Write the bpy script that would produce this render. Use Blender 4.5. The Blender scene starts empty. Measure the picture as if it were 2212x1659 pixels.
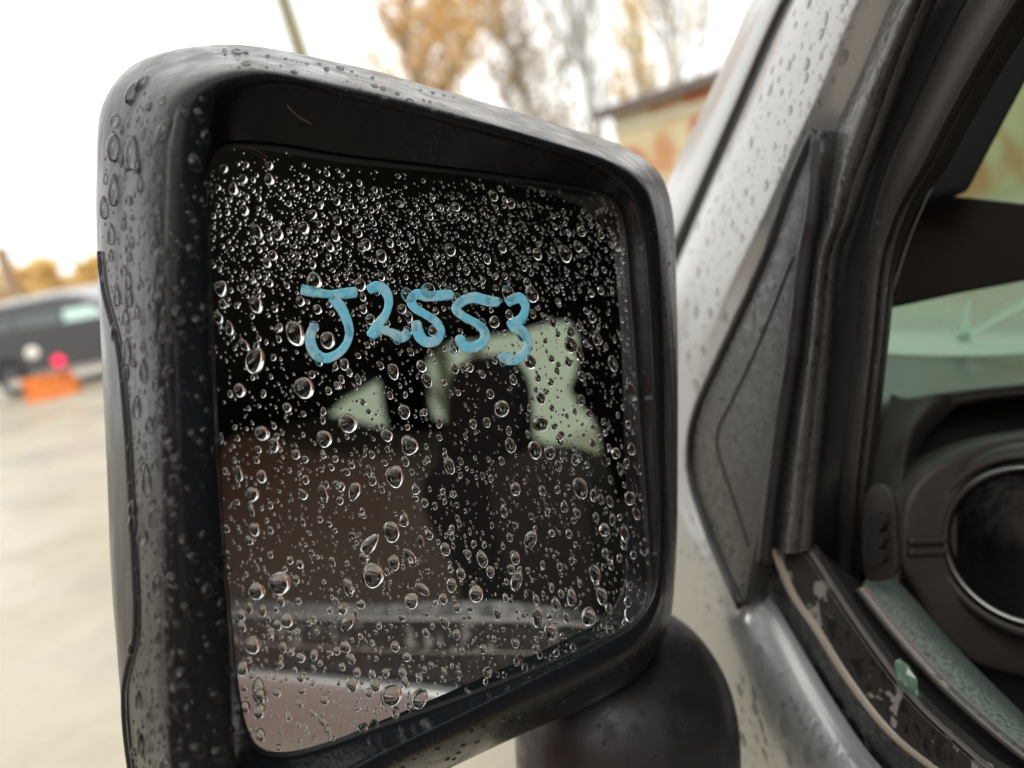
import bpy, bmesh, math, random
import numpy as np
from mathutils import Vector, Matrix
from mathutils.bvhtree import BVHTree

random.seed(7)
rng = np.random.default_rng(7)
R = math.radians
S = bpy.context.scene
COL = S.collection

# ------------------------------------------------------------------ camera, world, sun, exposure
CAM_H = 1.35
cd = bpy.data.cameras.new('camera')
cam_o = bpy.data.objects.new('camera', cd)
COL.objects.link(cam_o)
cd.sensor_width = 36.0
cd.lens = 27.0
cd.clip_start = 0.01
cd.clip_end = 2000
cd.dof.use_dof = True
cd.dof.focus_distance = 0.311
cd.dof.aperture_fstop = 4.9
M_CAM = Matrix.Translation((0, 0, CAM_H)) @ Matrix.Rotation(R(78), 4, 'X') @ Matrix.Rotation(R(-11), 4, 'Z')
cam_o.matrix_world = M_CAM
S.camera = cam_o

SUN_EL, SUN_AZ = R(42), R(200)
wd = bpy.data.worlds.new('World')
S.world = wd
wd.use_nodes = True
wn, wl = wd.node_tree.nodes, wd.node_tree.links
bg = wn['Background']
sky = wn.new('ShaderNodeTexSky')
sky.sky_type = 'NISHITA'
sky.sun_disc = False
sky.sun_elevation = SUN_EL
sky.sun_rotation = SUN_AZ
sky.dust_density = 4.0
mx = wn.new('ShaderNodeMix')
mx.data_type = 'RGBA'
mx.inputs['Factor'].default_value = 0.94          # closed overcast over the clear sky
mx.inputs['B'].default_value = (13.2, 13.1, 12.7, 1)
wl.new(sky.outputs[0], mx.inputs['A'])
wl.new(mx.outputs['Result'], bg.inputs['Color'])
bg.inputs['Strength'].default_value = 0.10

sl = bpy.data.lights.new('sun', 'SUN')
sl.energy = 0.6
sl.angle = R(25)
sl.color = (1, 0.96, 0.9)
so = bpy.data.objects.new('sun', sl)
COL.objects.link(so)
so.rotation_euler = (math.pi / 2 - SUN_EL, 0, math.pi - SUN_AZ)
S.view_settings.view_transform = 'Standard'
S.view_settings.look = 'None'
S.view_settings.exposure = 0.42
S.view_settings.gamma = 1.0
S.cycles.use_denoising = True
S.cycles.max_bounces = 14
S.cycles.transmission_bounces = 10
S.cycles.glossy_bounces = 8
S.cycles.transparent_max_bounces = 16
S.cycles.diffuse_bounces = 3
S.cycles.sample_clamp_indirect = 6.0

# ------------------------------------------------------------------ survey frame (points measured in the photograph, given real depths)
FPX, CX, CY = 1659.0, 1106.0, 829.5
MN = np.array(M_CAM)


def ray(px, py):
    return np.array([(px - CX) / FPX, (py - CY) / FPX, 1.0])


def w(c):                                              # camera frame (x right, y down, z ahead) -> world
    c = np.asarray(c, float)
    return MN[:3, :3] @ np.array([c[0], -c[1], -c[2]]) + MN[:3, 3]


def P(px, py, d):
    return w(ray(px, py) * d)


CAM = MN[:3, 3]


def rayw(px, py):
    return w(ray(px, py)) - CAM


UPW = np.array([0, 0, 1.0])
_a, _b, _c = P(460, 330, .28), P(1340, 430, .36), P(530, 1600, .272)
MP = _a
MNRM = np.cross(_b - _a, _c - _a)
MNRM /= np.linalg.norm(MNRM)
if MNRM @ (CAM - MP) < 0:
    MNRM = -MNRM
S0 = P(1500, 950, .5)
_f = S0 - P(2000, 1600, .33)
_f -= (_f @ UPW) * UPW
FW = _f / np.linalg.norm(_f)                           # the car's forward direction
SN = np.cross(UPW, FW)
SN /= np.linalg.norm(SN)
if SN @ (CAM - S0) < 0:
    SN = -SN                                           # outward normal of the car's side


def C(f, u, h):                                        # car frame: forward, up, outward
    return S0 + f * FW + u * UPW + h * SN


def fuh(p):
    q = np.asarray(p) - S0
    return q @ FW, q @ UPW, q @ SN


def hitp(o, d, p0, n):
    return o + d * (((p0 - o) @ n) / (d @ n))


def MIR(px, py, h=0.0):                                # on the plane of the mirror glass, h towards the viewer
    return hitp(CAM, rayw(px, py), MP + h * MNRM, MNRM)


def SIDE(pt, h=0.0):                                   # on the car's side: (px,py) seen directly, ('r',px,py) seen in the mirror, ('c',f,u)
    if pt[0] == 'c':
        return C(pt[1], pt[2], h)
    if pt[0] == 'r':
        d = rayw(pt[1], pt[2])
        q = hitp(CAM, d, MP, MNRM)
        r = d - 2 * (d @ MNRM) * MNRM
        return hitp(q, r, S0 + h * SN, SN)
    return hitp(CAM, rayw(*pt), S0 + h * SN, SN)


TUM, HINGE = R(13), -.09
SNU = SN * math.cos(TUM) + UPW * math.sin(TUM)          # the glasshouse leans inwards above the belt line


def SIDEU(pt, h=0.0):
    q = SIDE(pt, h)
    if pt[0] in ('c', 'r') or (q - S0) @ UPW < HINGE:
        return q
    return hitp(CAM, rayw(*pt), C(0, HINGE, 0) + SNU * h, SNU)


def resample(pts, n, closed=False, smooth=True):
    p = np.asarray(pts, float)
    m = len(p)
    if m == 1:
        return np.repeat(p, n, 0)
    if smooth and m > 2:
        out = []
        segs = m if closed else m - 1
        for i in range(segs):
            p0 = p[(i - 1) % m] if (closed or i > 0) else 2 * p[0] - p[1]
            p1, p2 = p[i], p[(i + 1) % m]
            p3 = p[(i + 2) % m] if (closed or i + 2 < m) else 2 * p[-1] - p[-2]
            a1 = max(np.linalg.norm(p1 - p0), 1e-9) ** .5
            a2 = max(np.linalg.norm(p2 - p1), 1e-9) ** .5
            a3 = max(np.linalg.norm(p3 - p2), 1e-9) ** .5
            t0, t1, t2, t3 = 0, a1, a1 + a2, a1 + a2 + a3
            for k in range(16):
                t = t1 + (t2 - t1) * k / 16
                A1 = (t1 - t) / (t1 - t0) * p0 + (t - t0) / (t1 - t0) * p1
                A2 = (t2 - t) / (t2 - t1) * p1 + (t - t1) / (t2 - t1) * p2
                A3 = (t3 - t) / (t3 - t2) * p2 + (t - t2) / (t3 - t2) * p3
                B1 = (t2 - t) / (t2 - t0) * A1 + (t - t0) / (t2 - t0) * A2
                B2 = (t3 - t) / (t3 - t1) * A2 + (t - t1) / (t3 - t1) * A3
                out.append((t2 - t) / (t2 - t1) * B1 + (t - t1) / (t2 - t1) * B2)
        if not closed:
            out.append(p[-1])
        p = np.array(out)
    if closed:
        p = np.vstack([p, p[:1]])
    L = np.concatenate([[0], np.cumsum(np.linalg.norm(np.diff(p, axis=0), axis=1))])
    t = np.linspace(0, L[-1], n, endpoint=not closed)
    return np.stack([np.interp(t, L, p[:, k]) for k in range(p.shape[1])], 1)


def resample_lab(pts, per):                            # closed ring, the same number of samples between each pair of control points
    m = len(pts)
    out = []
    p = np.asarray(pts, float)
    for i in range(m):
        p0, p1, p2, p3 = p[(i - 1) % m], p[i], p[(i + 1) % m], p[(i + 2) % m]
        a = [max(np.linalg.norm(x), 1e-6) ** .5 for x in (p1 - p0, p2 - p1, p3 - p2)]
        t0, t1, t2, t3 = 0, a[0], a[0] + a[1], sum(a)
        for k in range(per):
            t = t1 + (t2 - t1) * k / per
            A1 = (t1 - t) / (t1 - t0) * p0 + (t - t0) / (t1 - t0) * p1
            A2 = (t2 - t) / (t2 - t1) * p1 + (t - t1) / (t2 - t1) * p2
            A3 = (t3 - t) / (t3 - t2) * p2 + (t - t2) / (t3 - t2) * p3
            B1 = (t2 - t) / (t2 - t0) * A1 + (t - t0) / (t2 - t0) * A2
            B2 = (t3 - t) / (t3 - t1) * A2 + (t - t1) / (t3 - t1) * A3
            out.append((t2 - t) / (t2 - t1) * B1 + (t - t1) / (t2 - t1) * B2)
    return np.array(out)


# ------------------------------------------------------------------ objects
def mesh_obj(name, verts, faces, mat, parent=None, smooth=True, sharp=None):
    me = bpy.data.meshes.new(name)
    me.from_pydata([tuple(v) for v in verts], [], [tuple(f) for f in faces])
    me.validate()
    bm = bmesh.new()
    bm.from_mesh(me)
    bmesh.ops.recalc_face_normals(bm, faces=bm.faces)
    bm.to_mesh(me)
    bm.free()
    if smooth:
        me.shade_smooth()
        if sharp:
            me.set_sharp_from_angle(angle=R(sharp))
    if mat:
        me.materials.append(mat)
    o = bpy.data.objects.new(name, me)
    COL.objects.link(o)
    if parent:
        attach(o, parent)
    return o


def attach(o, parent):
    o.parent = parent
    o.matrix_parent_inverse = parent.matrix_world.inverted()


def thing(name, label, cat, loc, group=None):
    o = bpy.data.objects.new(name, None)
    COL.objects.link(o)
    o.empty_display_size = .1
    o.matrix_world = Matrix.Translation(Vector(loc))
    o['label'] = label
    o['category'] = cat
    if group:
        o['group'] = group
    return o


def tag(o, label, cat, group=None):
    o['label'] = label
    o['category'] = cat
    if group:
        o['group'] = group
    return o


def loft(rows, closed_u=False, closed_v=False, cap_v=False):
    """rows: list of (N,3). closed_u closes each row, closed_v joins last row to first."""
    rows = [np.asarray(r) for r in rows]
    n, m = len(rows[0]), len(rows)
    V = np.vstack(rows)
    F = []
    for j in range(m if closed_v else m - 1):
        a, b = j * n, ((j + 1) % m) * n
        for i in range(n if closed_u else n - 1):
            k = (i + 1) % n
            F.append((a + i, a + k, b + k, b + i))
    if cap_v:
        F.append(tuple(range(n)))
        F.append(tuple((m - 1) * n + i for i in range(n)))
    return V, F


def across(rows, sub):                                 # smooth extra rows between given rows
    A = np.array(rows)                                 # (m,N,3)
    out = np.stack([resample_open_even(A[:, i], sub) for i in range(A.shape[1])], 1)
    return list(out)


def resample_open_even(p, per):
    m = len(p)
    out = []
    for i in range(m - 1):
        p0 = p[i - 1] if i else 2 * p[0] - p[1]
        p1, p2 = p[i], p[i + 1]
        p3 = p[i + 2] if i + 2 < m else 2 * p[-1] - p[-2]
        a = [max(np.linalg.norm(x), 1e-6) ** .5 for x in (p1 - p0, p2 - p1, p3 - p2)]
        t0, t1, t2, t3 = 0, a[0], a[0] + a[1], sum(a)
        for k in range(per):
            t = t1 + (t2 - t1) * k / per
            A1 = (t1 - t) / (t1 - t0) * p0 + (t - t0) / (t1 - t0) * p1
            A2 = (t2 - t) / (t2 - t1) * p1 + (t - t1) / (t2 - t1) * p2
            A3 = (t3 - t) / (t3 - t2) * p2 + (t - t2) / (t3 - t2) * p3
            B1 = (t2 - t) / (t2 - t0) * A1 + (t - t0) / (t2 - t0) * A2
            B2 = (t3 - t) / (t3 - t1) * A2 + (t - t1) / (t3 - t1) * A3
            out.append((t2 - t) / (t2 - t1) * B1 + (t - t1) / (t2 - t1) * B2)
    out.append(p[-1])
    return np.array(out)


def ribbon(name, lines, mat, parent, n=80, sub=5, thick=.006, smooth=True, sharp=35, up=False):
    """lines: list of (points, h) across a strip on the car's side; closed at the back into a solid."""
    rows = []
    for pts, h in lines:
        hs = h if isinstance(h, (list, tuple)) else [h] * len(pts)
        rows.append(resample([(SIDEU if up else SIDE)(p, hh) for p, hh in zip(pts, hs)], n))
    if sub > 1 and len(rows) > 2:
        rows = across(rows, sub)
    back = [r - SN * thick for r in rows[::-1]]
    V, F = loft(rows + back, closed_v=True)
    m = len(rows) * 2
    F.append(tuple(j * n for j in range(m)))
    F.append(tuple(j * n + n - 1 for j in range(m)))
    return mesh_obj(name, V, F, mat, parent, smooth, sharp)


def tube(name, pts, rad, mat, parent=None, seg=10, n=None, smooth=True, taper=None):
    p = resample(pts, n) if n else np.asarray(pts, float)
    V, F = tube_vf(p, rad, seg, taper)
    return mesh_obj(name, V, F, mat, parent)


def tube_vf(p, rad, seg=8, taper=None):
    n = len(p)
    T = np.gradient(p, axis=0)
    T /= np.linalg.norm(T, axis=1)[:, None] + 1e-12
    ref = np.array([0, 0, 1.0]) if abs(T[0][2]) < .9 else np.array([1.0, 0, 0])
    rows = []
    for i in range(n):
        a = np.cross(T[i], ref)
        a /= np.linalg.norm(a) + 1e-12
        b = np.cross(T[i], a)
        ref = np.cross(a, T[i])
        r = rad if taper is None else rad * taper[i]
        th = np.linspace(0, 2 * math.pi, seg, endpoint=False)
        rows.append(p[i] + r * (np.cos(th)[:, None] * a + np.sin(th)[:, None] * b))
    return loft(rows, closed_u=True, cap_v=True)


def slab(name, poly, nrm, thick, mat, parent, bevel=0.0, seg=3, smooth=True):
    """polygon extruded along -nrm by thick, with rounded edges"""
    bm = bmesh.new()
    vs = [bm.verts.new(Vector(p)) for p in poly]
    f = bm.faces.new(vs)
    r = bmesh.ops.extrude_face_region(bm, geom=[f])
    ev = [g for g in r['geom'] if isinstance(g, bmesh.types.BMVert)]
    bmesh.ops.translate(bm, verts=ev, vec=Vector(-np.asarray(nrm) * thick))
    bmesh.ops.recalc_face_normals(bm, faces=bm.faces)
    if bevel:
        bmesh.ops.bevel(bm, geom=list(bm.edges), offset=bevel, segments=seg, affect='EDGES', profile=.5, clamp_overlap=True)
    bmesh.ops.triangulate(bm, faces=[x for x in bm.faces if len(x.verts) > 4])
    me = bpy.data.meshes.new(name)
    bm.to_mesh(me)
    bm.free()
    if smooth:
        me.shade_smooth()
        me.set_sharp_from_angle(angle=R(40))
    me.materials.append(mat)
    o = bpy.data.objects.new(name, me)
    COL.objects.link(o)
    if parent:
        attach(o, parent)
    return o


def boxvf(o, ax, ay, az):
    """box from corner o with edge vectors"""
    o, ax, ay, az = map(np.asarray, (o, ax, ay, az))
    V = [o, o + ax, o + ax + ay, o + ay, o + az, o + ax + az, o + ax + ay + az, o + ay + az]
    F = [(0, 3, 2, 1), (4, 5, 6, 7), (0, 1, 5, 4), (1, 2, 6, 5), (2, 3, 7, 6), (3, 0, 4, 7)]
    return V, F


class MB:
    def __init__(s):
        s.V, s.F = [], []

    def add(s, vf):
        k = len(s.V)
        s.V += list(vf[0])
        s.F += [tuple(i + k for i in f) for f in vf[1]]
        return s

    def box(s, o, ax, ay, az):
        return s.add(boxvf(o, ax, ay, az))

    def build(s, name, mat, parent=None, smooth=False, sharp=None):
        return mesh_obj(name, s.V, s.F, mat, parent, smooth, sharp)


# ------------------------------------------------------------------ materials
def mat(name, base, rough=.5, metal=0.0, spec=.5, bump=None, var=None, coat=0.0, rvar=None, stretch=None, base2=None, trans=0.0, ior=1.45):
    m = bpy.data.materials.new(name)
    m.use_nodes = True
    nt = m.node_tree
    N, L = nt.nodes, nt.links
    b = N['Principled BSDF']
    b.inputs['Base Color'].default_value = (*base, 1)
    b.inputs['Roughness'].default_value = rough
    b.inputs['Metallic'].default_value = metal
    b.inputs['Specular IOR Level'].default_value = spec
    b.inputs['Coat Weight'].default_value = coat
    b.inputs['Coat Roughness'].default_value = .08
    b.inputs['Transmission Weight'].default_value = trans
    b.inputs['IOR'].default_value = ior
    tc = N.new('ShaderNodeTexCoord')
    vec = tc.outputs['Object']
    if stretch:
        mp = N.new('ShaderNodeMapping')
        mp.inputs['Scale'].default_value = stretch
        L.new(vec, mp.inputs['Vector'])
        vec = mp.outputs['Vector']

    def noise(sc, det=4.0, rgh=.6):
        n = N.new('ShaderNodeTexNoise')
        n.inputs['Scale'].default_value = sc
        n.inputs['Detail'].default_value = det
        n.inputs['Roughness'].default_value = rgh
        L.new(vec, n.inputs['Vector'])
        return n.outputs['Fac']

    def ramp(src, lo, hi, a, c):
        r = N.new('ShaderNodeMapRange')
        r.inputs['From Min'].default_value = lo
        r.inputs['From Max'].default_value = hi
        r.inputs['To Min'].default_value = a
        r.inputs['To Max'].default_value = c
        L.new(src, r.inputs['Value'])
        return r.outputs['Result']
    if var:
        sc, lo, hi, c2 = var
        mxn = N.new('ShaderNodeMix')
        mxn.data_type = 'RGBA'
        mxn.inputs['A'].default_value = (*base, 1)
        mxn.inputs['B'].default_value = (*c2, 1)
        L.new(ramp(noise(sc), lo, hi, 0, 1), mxn.inputs['Factor'])
        L.new(mxn.outputs['Result'], b.inputs['Base Color'])
    if rvar:
        sc, lo, hi, r1, r2 = rvar
        L.new(ramp(noise(sc), lo, hi, r1, r2), b.inputs['Roughness'])
    if bump:
        prev = None
        for (sc, st, dist) in bump:
            bn = N.new('ShaderNodeBump')
            bn.inputs['Strength'].default_value = st
            bn.inputs['Distance'].default_value = dist
            L.new(noise(sc, 3.0), bn.inputs['Height'])
            if prev:
                L.new(prev, bn.inputs['Normal'])
            prev = bn.outputs['Normal']
        L.new(prev, b.inputs['Normal'])
    return m


M_plastic = mat('wet_black_plastic', (.010, .0112, .0132), .26, spec=.27, stretch=(1, 1, .22), bump=[(900, .10, .0004), (150, .2, .0014), (40, .1, .001)], rvar=(90, .35, .65, .15, .34))
M_cover = mat('grained_black_plastic', (.03, .03, .031), .42, bump=[(1500, .35, .0004)])
M_lip = mat('gasket_black', (.012, .012, .013), .45, bump=[(800, .1, .0003)])
M_mirror = mat('mirror_glass', (.80, .81, .80), .012, metal=1.0)
M_water = mat('rain_water', (1, 1, 1), 0.0, trans=1.0, ior=1.333)
M_silver = mat('silver_paint', (.385, .393, .396), .33, metal=.55, coat=.5, bump=[(1600, .04, .0003)])
M_rubber = mat('black_rubber', (.02, .02, .021), .5, bump=[(700, .25, .0006)], rvar=(60, .4, .6, .28, .6))
M_wetrub = mat('wet_black_rubber', (.014, .0135, .013), .42, spec=.3, var=(110, .50, .62, (.07, .068, .064)), bump=[(160, .6, .003), (700, .2, .0005)], rvar=(110, .44, .56, .12, .6))  # paler mottles paint wet reflections into the base colour
M_wettop = mat('rubber_with_painted_sheen', (.022, .0205, .019), .55, spec=.3, var=(48, .585, .6, (.21, .2, .19)), bump=[(600, .2, .0005)])  # pale blotches paint the sheen of a wet film into the colour
M_liprub = mat('painted_lip_highlight', (.34, .32, .30), .3, bump=[(500, .3, .0006)])  # pale base paints the bright line of light along the lips
M_rivulet = mat('rivulet_plastic', (.06, .058, .055), .28, bump=[(90, .5, .003)], rvar=(120, .4, .6, .15, .4))
M_sail = mat('weathered_sail_plastic', (.032, .032, .031), .34, bump=[(240, .35, .0014)], rvar=(140, .4, .6, .2, .45))
M_grain = mat('grained_dark_trim', (.028, .025, .023), .45, bump=[(700, .3, .0008)])
M_trim = mat('dark_green_trim', (.022, .026, .025), .55, bump=[(1200, .2, .0004)])
M_dash = mat('dash_plastic', (.036, .031, .028), .5, bump=[(900, .25, .0006)], var=(25, .5, .75, (.06, .045, .038)))
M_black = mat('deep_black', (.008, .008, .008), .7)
M_pad = mat('green_grey_leather', (.185, .225, .205), .5, bump=[(420, .9, .002), (1200, .4, .001)], var=(520, .45, .62, (.07, .09, .083)), stretch=(1, 1, 2.0))
M_seat = mat('brown_seat', (.185, .15, .115), .8, bump=[(600, .3, .001)])
M_head = mat('dark_upholstery', (.012, .011, .011), .85)
M_chrome = mat('satin_metal', (.42, .42, .41), .28, metal=1.0)
M_ink = mat('blue_paint_marker', (.19, .64, .86), .38, var=(170, .44, .62, (.42, .68, .76)), bump=[(900, .5, .0006)], rvar=(200, .4, .6, .25, .6))
M_hair = mat('brown_hair', (.25, .14, .08), .4)
M_thread = mat('pale_thread', (.5, .5, .49), .5)


def glass_tint(name, col, fres=.9):
    m = bpy.data.materials.new(name)
    m.use_nodes = True
    N, L = m.node_tree.nodes, m.node_tree.links
    N.remove(N['Principled BSDF'])
    t = N.new('ShaderNodeBsdfTransparent')
    t.inputs['Color'].default_value = (*col, 1)
    g = N.new('ShaderNodeBsdfGlossy')
    g.inputs['Roughness'].default_value = .03
    lw = N.new('ShaderNodeLayerWeight')
    lw.inputs['Blend'].default_value = .5
    pw = N.new('ShaderNodeMath')
    pw.operation = 'POWER'
    pw.inputs[1].default_value = 4.0
    L.new(lw.outputs['Facing'], pw.inputs[0])
    fr = N.new('ShaderNodeMath')
    fr.operation = 'MULTIPLY_ADD'
    fr.inputs[1].default_value = .6
    fr.inputs[2].default_value = .03
    L.new(pw.outputs[0], fr.inputs[0])
    mix = N.new('ShaderNodeMixShader')
    L.new(fr.outputs[0], mix.inputs[0])
    L.new(t.outputs[0], mix.inputs[1])
    L.new(g.outputs[0], mix.inputs[2])
    L.new(mix.outputs[0], N['Material Output'].inputs['Surface'])
    return m


M_wind = glass_tint('green_windshield_glass', (.62, .735, .65))
M_priv = glass_tint('green_side_glass', (.49, .53, .455))

# ------------------------------------------------------------------ ground
M_ground = mat('wet_gravel_lot', (.445, .40, .30), .7, bump=[(14, .5, .02), (2.2, .3, .05)], var=(.9, .46, .62, (.36, .325, .255)), rvar=(.6, .45, .6, .25, .8))
g = mesh_obj('ground', [(-500, -500, 0), (500, -500, 0), (500, 900, 0), (-500, 900, 0)], [(0, 1, 2, 3)], M_ground, smooth=False)
g['kind'] = 'structure'


def ground_at(px, d):
    """ground point below the line of sight px at depth d"""
    p = P(px, 600, d)
    lo, hi = -4000, 6000
    for _ in range(60):
        mid = (lo + hi) / 2
        if P(px, mid, d)[2] > 0:
            lo = mid
        else:
            hi = mid
    return P(px, lo, d)


# ------------------------------------------------------------------ the car with the wet door mirror
car = thing('silver_car', 'silver car in the foreground with wet black door mirror marked J2553', 'car', tuple(C(-.6, 0, -.7)[:2]) + (0,))

# housing of the mirror: rings of the same 24 stations, from the back shell to the glass
RS = [(230, 1000), (212, 600), (208, 380), (222, 225), (290, 139), (480, 97), (750, 140), (1000, 209), (1200, 269), (1345, 318), (1420, 372), (1448, 440), (1461, 650), (1463, 950), (1458, 1220), (1440, 1360), (1385, 1452), (1290, 1515), (1118, 1590), (900, 1695), (560, 1880), (400, 1900), (310, 1790), (247, 1340)]
RE = [(366, 1000), (354, 600), (357, 400), (366, 290), (395, 205), (520, 152), (750, 187), (1000, 250), (1200, 308), (1320, 349), (1385, 397), (1410, 462), (1426, 650), (1433, 950), (1432, 1200), (1418, 1312), (1366, 1396), (1288, 1442), (1100, 1528), (850, 1648), (560, 1800), (430, 1790), (385, 1700), (372, 1340)]
RI = [(468, 1000), (454, 600), (448, 400), (455, 318), (480, 214), (600, 176), (750, 210), (1000, 274), (1200, 330), (1306, 372), (1360, 420), (1382, 485), (1398, 650), (1412, 950), (1420, 1190), (1408, 1286), (1362, 1352), (1290, 1396), (1100, 1490), (850, 1610), (600, 1725), (535, 1715), (510, 1640), (493, 1340)]
RG = [(474, 1000), (456, 600), (450, 420), (453, 352), (478, 320), (560, 317), (750, 345), (1000, 372), (1180, 395), (1280, 412), (1325, 434), (1345, 482), (1362, 650), (1385, 950), (1404, 1200), (1406, 1280), (1388, 1328), (1330, 1368), (1098, 1470), (850, 1561), (625, 1632), (564, 1622), (533, 1575), (499, 1340)]
cen = np.mean(np.array(RS), 0)
PER = 9


def ring(px, h):
    q = resample_lab(np.array(px, float), PER)
    return np.array([MIR(x, y, h) for x, y in q])


lerp = lambda A, B, t: [tuple(np.array(a) * (1 - t) + np.array(b) * t) for a, b in zip(A, B)]
scale_c = lambda A, s: [tuple(cen + (np.array(a) - cen) * s) for a in A]
KH = np.array([1, 1, 1, 1, 1, 1, 1, 1, .95, .85, .7, .55, .5, .5, .5, .48, .45, .45, .48, .55, .7, .85, .95, 1.0])


def ringk(px, h):
    q = resample_lab(np.array([(a[0], a[1], k * h) for a, k in zip(px, KH)], float), PER)
    return np.array([MIR(x, y, z) for x, y, z in q])


rows = [ring(scale_c(RS, .55), -.088), ring(scale_c(RS, .80), -.080), ring(scale_c(RS, .95), -.062), ring(RS, -.036), ring(lerp(RS, RE, .42), -.002), ringk(lerp(RS, RE, .80), .0185), ringk(lerp(RS, RE, .96), .0236), ringk(lerp(RE, RI, .12), .0250), ringk(lerp(RE, RI, .55), .0252), ringk(lerp(RE, RI, .9), .0236), ringk(RI, .0215)]
rows = across(rows, 5)
rows += [ringk(lerp(RI, RG, .10), .0175), ringk(lerp(RI, RG, .9), .0035), ring(lerp(RI, RG, .97), -.001)]
V, F = loft(rows, closed_u=True)
F.append(tuple(range(len(rows[0]))))
housing = mesh_obj('mirror_housing', V, F, M_plastic, car, sharp=50)
BV_H = BVHTree.FromPolygons([tuple(v) for v in V], F)


def cast(bv, px, py):
    d = Vector(rayw(px, py)).normalized()
    loc, nrm, idx, dist = bv.ray_cast(Vector(CAM), d)
    if loc is None:
        return None
    if nrm.dot(d) > 0:
        nrm = -nrm
    return np.array(loc), np.array(nrm)


# seam between the front shell and the rear cover
seam_px = [(214, 545), (218, 590), (226, 640), (240, 692), (254, 745), (264, 830), (272, 920), (281, 1060), (289, 1220), (293, 1320), (290, 1385), (277, 1435), (268, 1480), (267, 1540), (272, 1600), (282, 1675)]
sp = [cast(BV_H, *p) for p in resample(seam_px, 60)]
sp = [s for s in sp if s]
tube('seam', [s[0] - s[1] * .0004 for s in sp], .0013, M_black, housing, seg=8)
sp2 = [cast(BV_H, p[0] + 9, p[1]) for p in resample(seam_px, 60)]
sp2 = [s for s in sp2 if s]
tube('seam_lip', [s[0] - s[1] * .0006 for s in sp2], .0011, M_plastic, housing, seg=8)

# gasket and glass
gas = [ring(lerp(RG, scale_c(RG, 1.03), .9), -.0006), ring(scale_c(RG, 1.012), .0016), ring(RG, .0018), ring(scale_c(RG, .996), .0012), ring(scale_c(RG, .994), -.002)]
V, F = loft(across(gas, 3), closed_u=True)
mesh_obj('glass_gasket', V, F, M_lip, housing)
gr = ring(RG, 0.0)
gb = [p - MNRM * .004 for p in gr]
V, F = loft([gb, gr], closed_u=True)
F.append(tuple(range(len(gr), 2 * len(gr))))
F.append(tuple(range(len(gr))))
glass = mesh_obj('mirror_glass', V, F, M_mirror, car, smooth=False)

# mirror arm: swollen black foot between the housing and the door
ac, ax_, ay_, az_ = P(1345, 1592, .45), w((1, 0, 0)) - CAM, w((0, 1, 0)) - CAM, w((0, 0, 1)) - CAM
V = []
NU, NV = 48, 30
rows = []
for j in range(1, NV):
    ph = math.pi * j / NV - math.pi / 2
    r = []
    for i in range(NU):
        th = 2 * math.pi * i / NU
        sg = lambda c, e: math.copysign(abs(c) ** e, c)
        e = .8
        x = sg(math.cos(ph), e) * sg(math.cos(th), e)
        y = sg(math.cos(ph), e) * sg(math.sin(th), e)
        z = sg(math.sin(ph), e)
        r.append(ac + .063 * x * ax_ + .073 * y * ay_ + .075 * z * az_)
    rows.append(r)
V, F = loft(rows, closed_u=True, cap_v=True)
arm = mesh_obj('mirror_arm', V, F, mat('dull_black_plastic', (.014, .0145, .016), .46, bump=[(700, .3, .0006), (60, .1, .001)], rvar=(60, .4, .6, .35, .55)), car)
BV_A = BVHTree.FromPolygons([tuple(v) for v in V], F)

# ---- silver body
pl_L = [(1760, -80), (1712, 0), (1600, 250), (1490, 502), (1420, 680), (1390, 850), (1385, 1000), (1390, 1150), (1410, 1330), (1430, 1500), (1440, 1750)]
pl_M = [(1900, -80), (1850, 0), (1762, 200), (1700, 330), (1625, 500), (1540, 680), (1480, 850), (1470, 1000), (1488, 1110), (1540, 1250), (1580, 1420), (1600, 1750)]
pl_R = [(1980, -80), (1930, 0), (1856, 167), (1790, 310), (1730, 440), (1670, 600), (1610, 780), (1560, 920), (1560, 1050), (1600, 1200), (1650, 1340), (1700, 1480), (1720, 1750)]
pillar = ribbon('windshield_pillar', [(pl_L, -.012), (lerp(pl_L[:11], pl_M[:11], .12), -.001), (lerp(pl_L[:11], pl_M[:11], .5), .003), (pl_M, .002), (lerp(pl_M, pl_R[:12], .3), -.001), (pl_R, -.010)], M_silver, car, n=120, sub=6, up=True)
tr_L = [(1672, -80), (1624, 0), (1544, 177), (1478, 320), (1405, 480), (1335, 640), (1300, 800)]
tr_R = [(1748, -80), (1700, 0), (1592, 242), (1482, 492), (1405, 665), (1360, 800)]
ribbon('windshield_molding', [(tr_L, -.040), (lerp(tr_L[:6], tr_R, .25), -.024), (lerp(tr_L[:6], tr_R, .6), -.016), (lerp(tr_L[:6], tr_R, .85), -.017), (tr_R, -.026)], M_silver, car, n=80, sub=5, up=True)
ribbon('pillar_seal', [([(p[0] - 14, p[1]) for p in tr_R], -.034), ([(p[0] + 30, p[1]) for p in tr_R], -.034)], M_black, car, n=60, sub=1, up=True)

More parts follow.
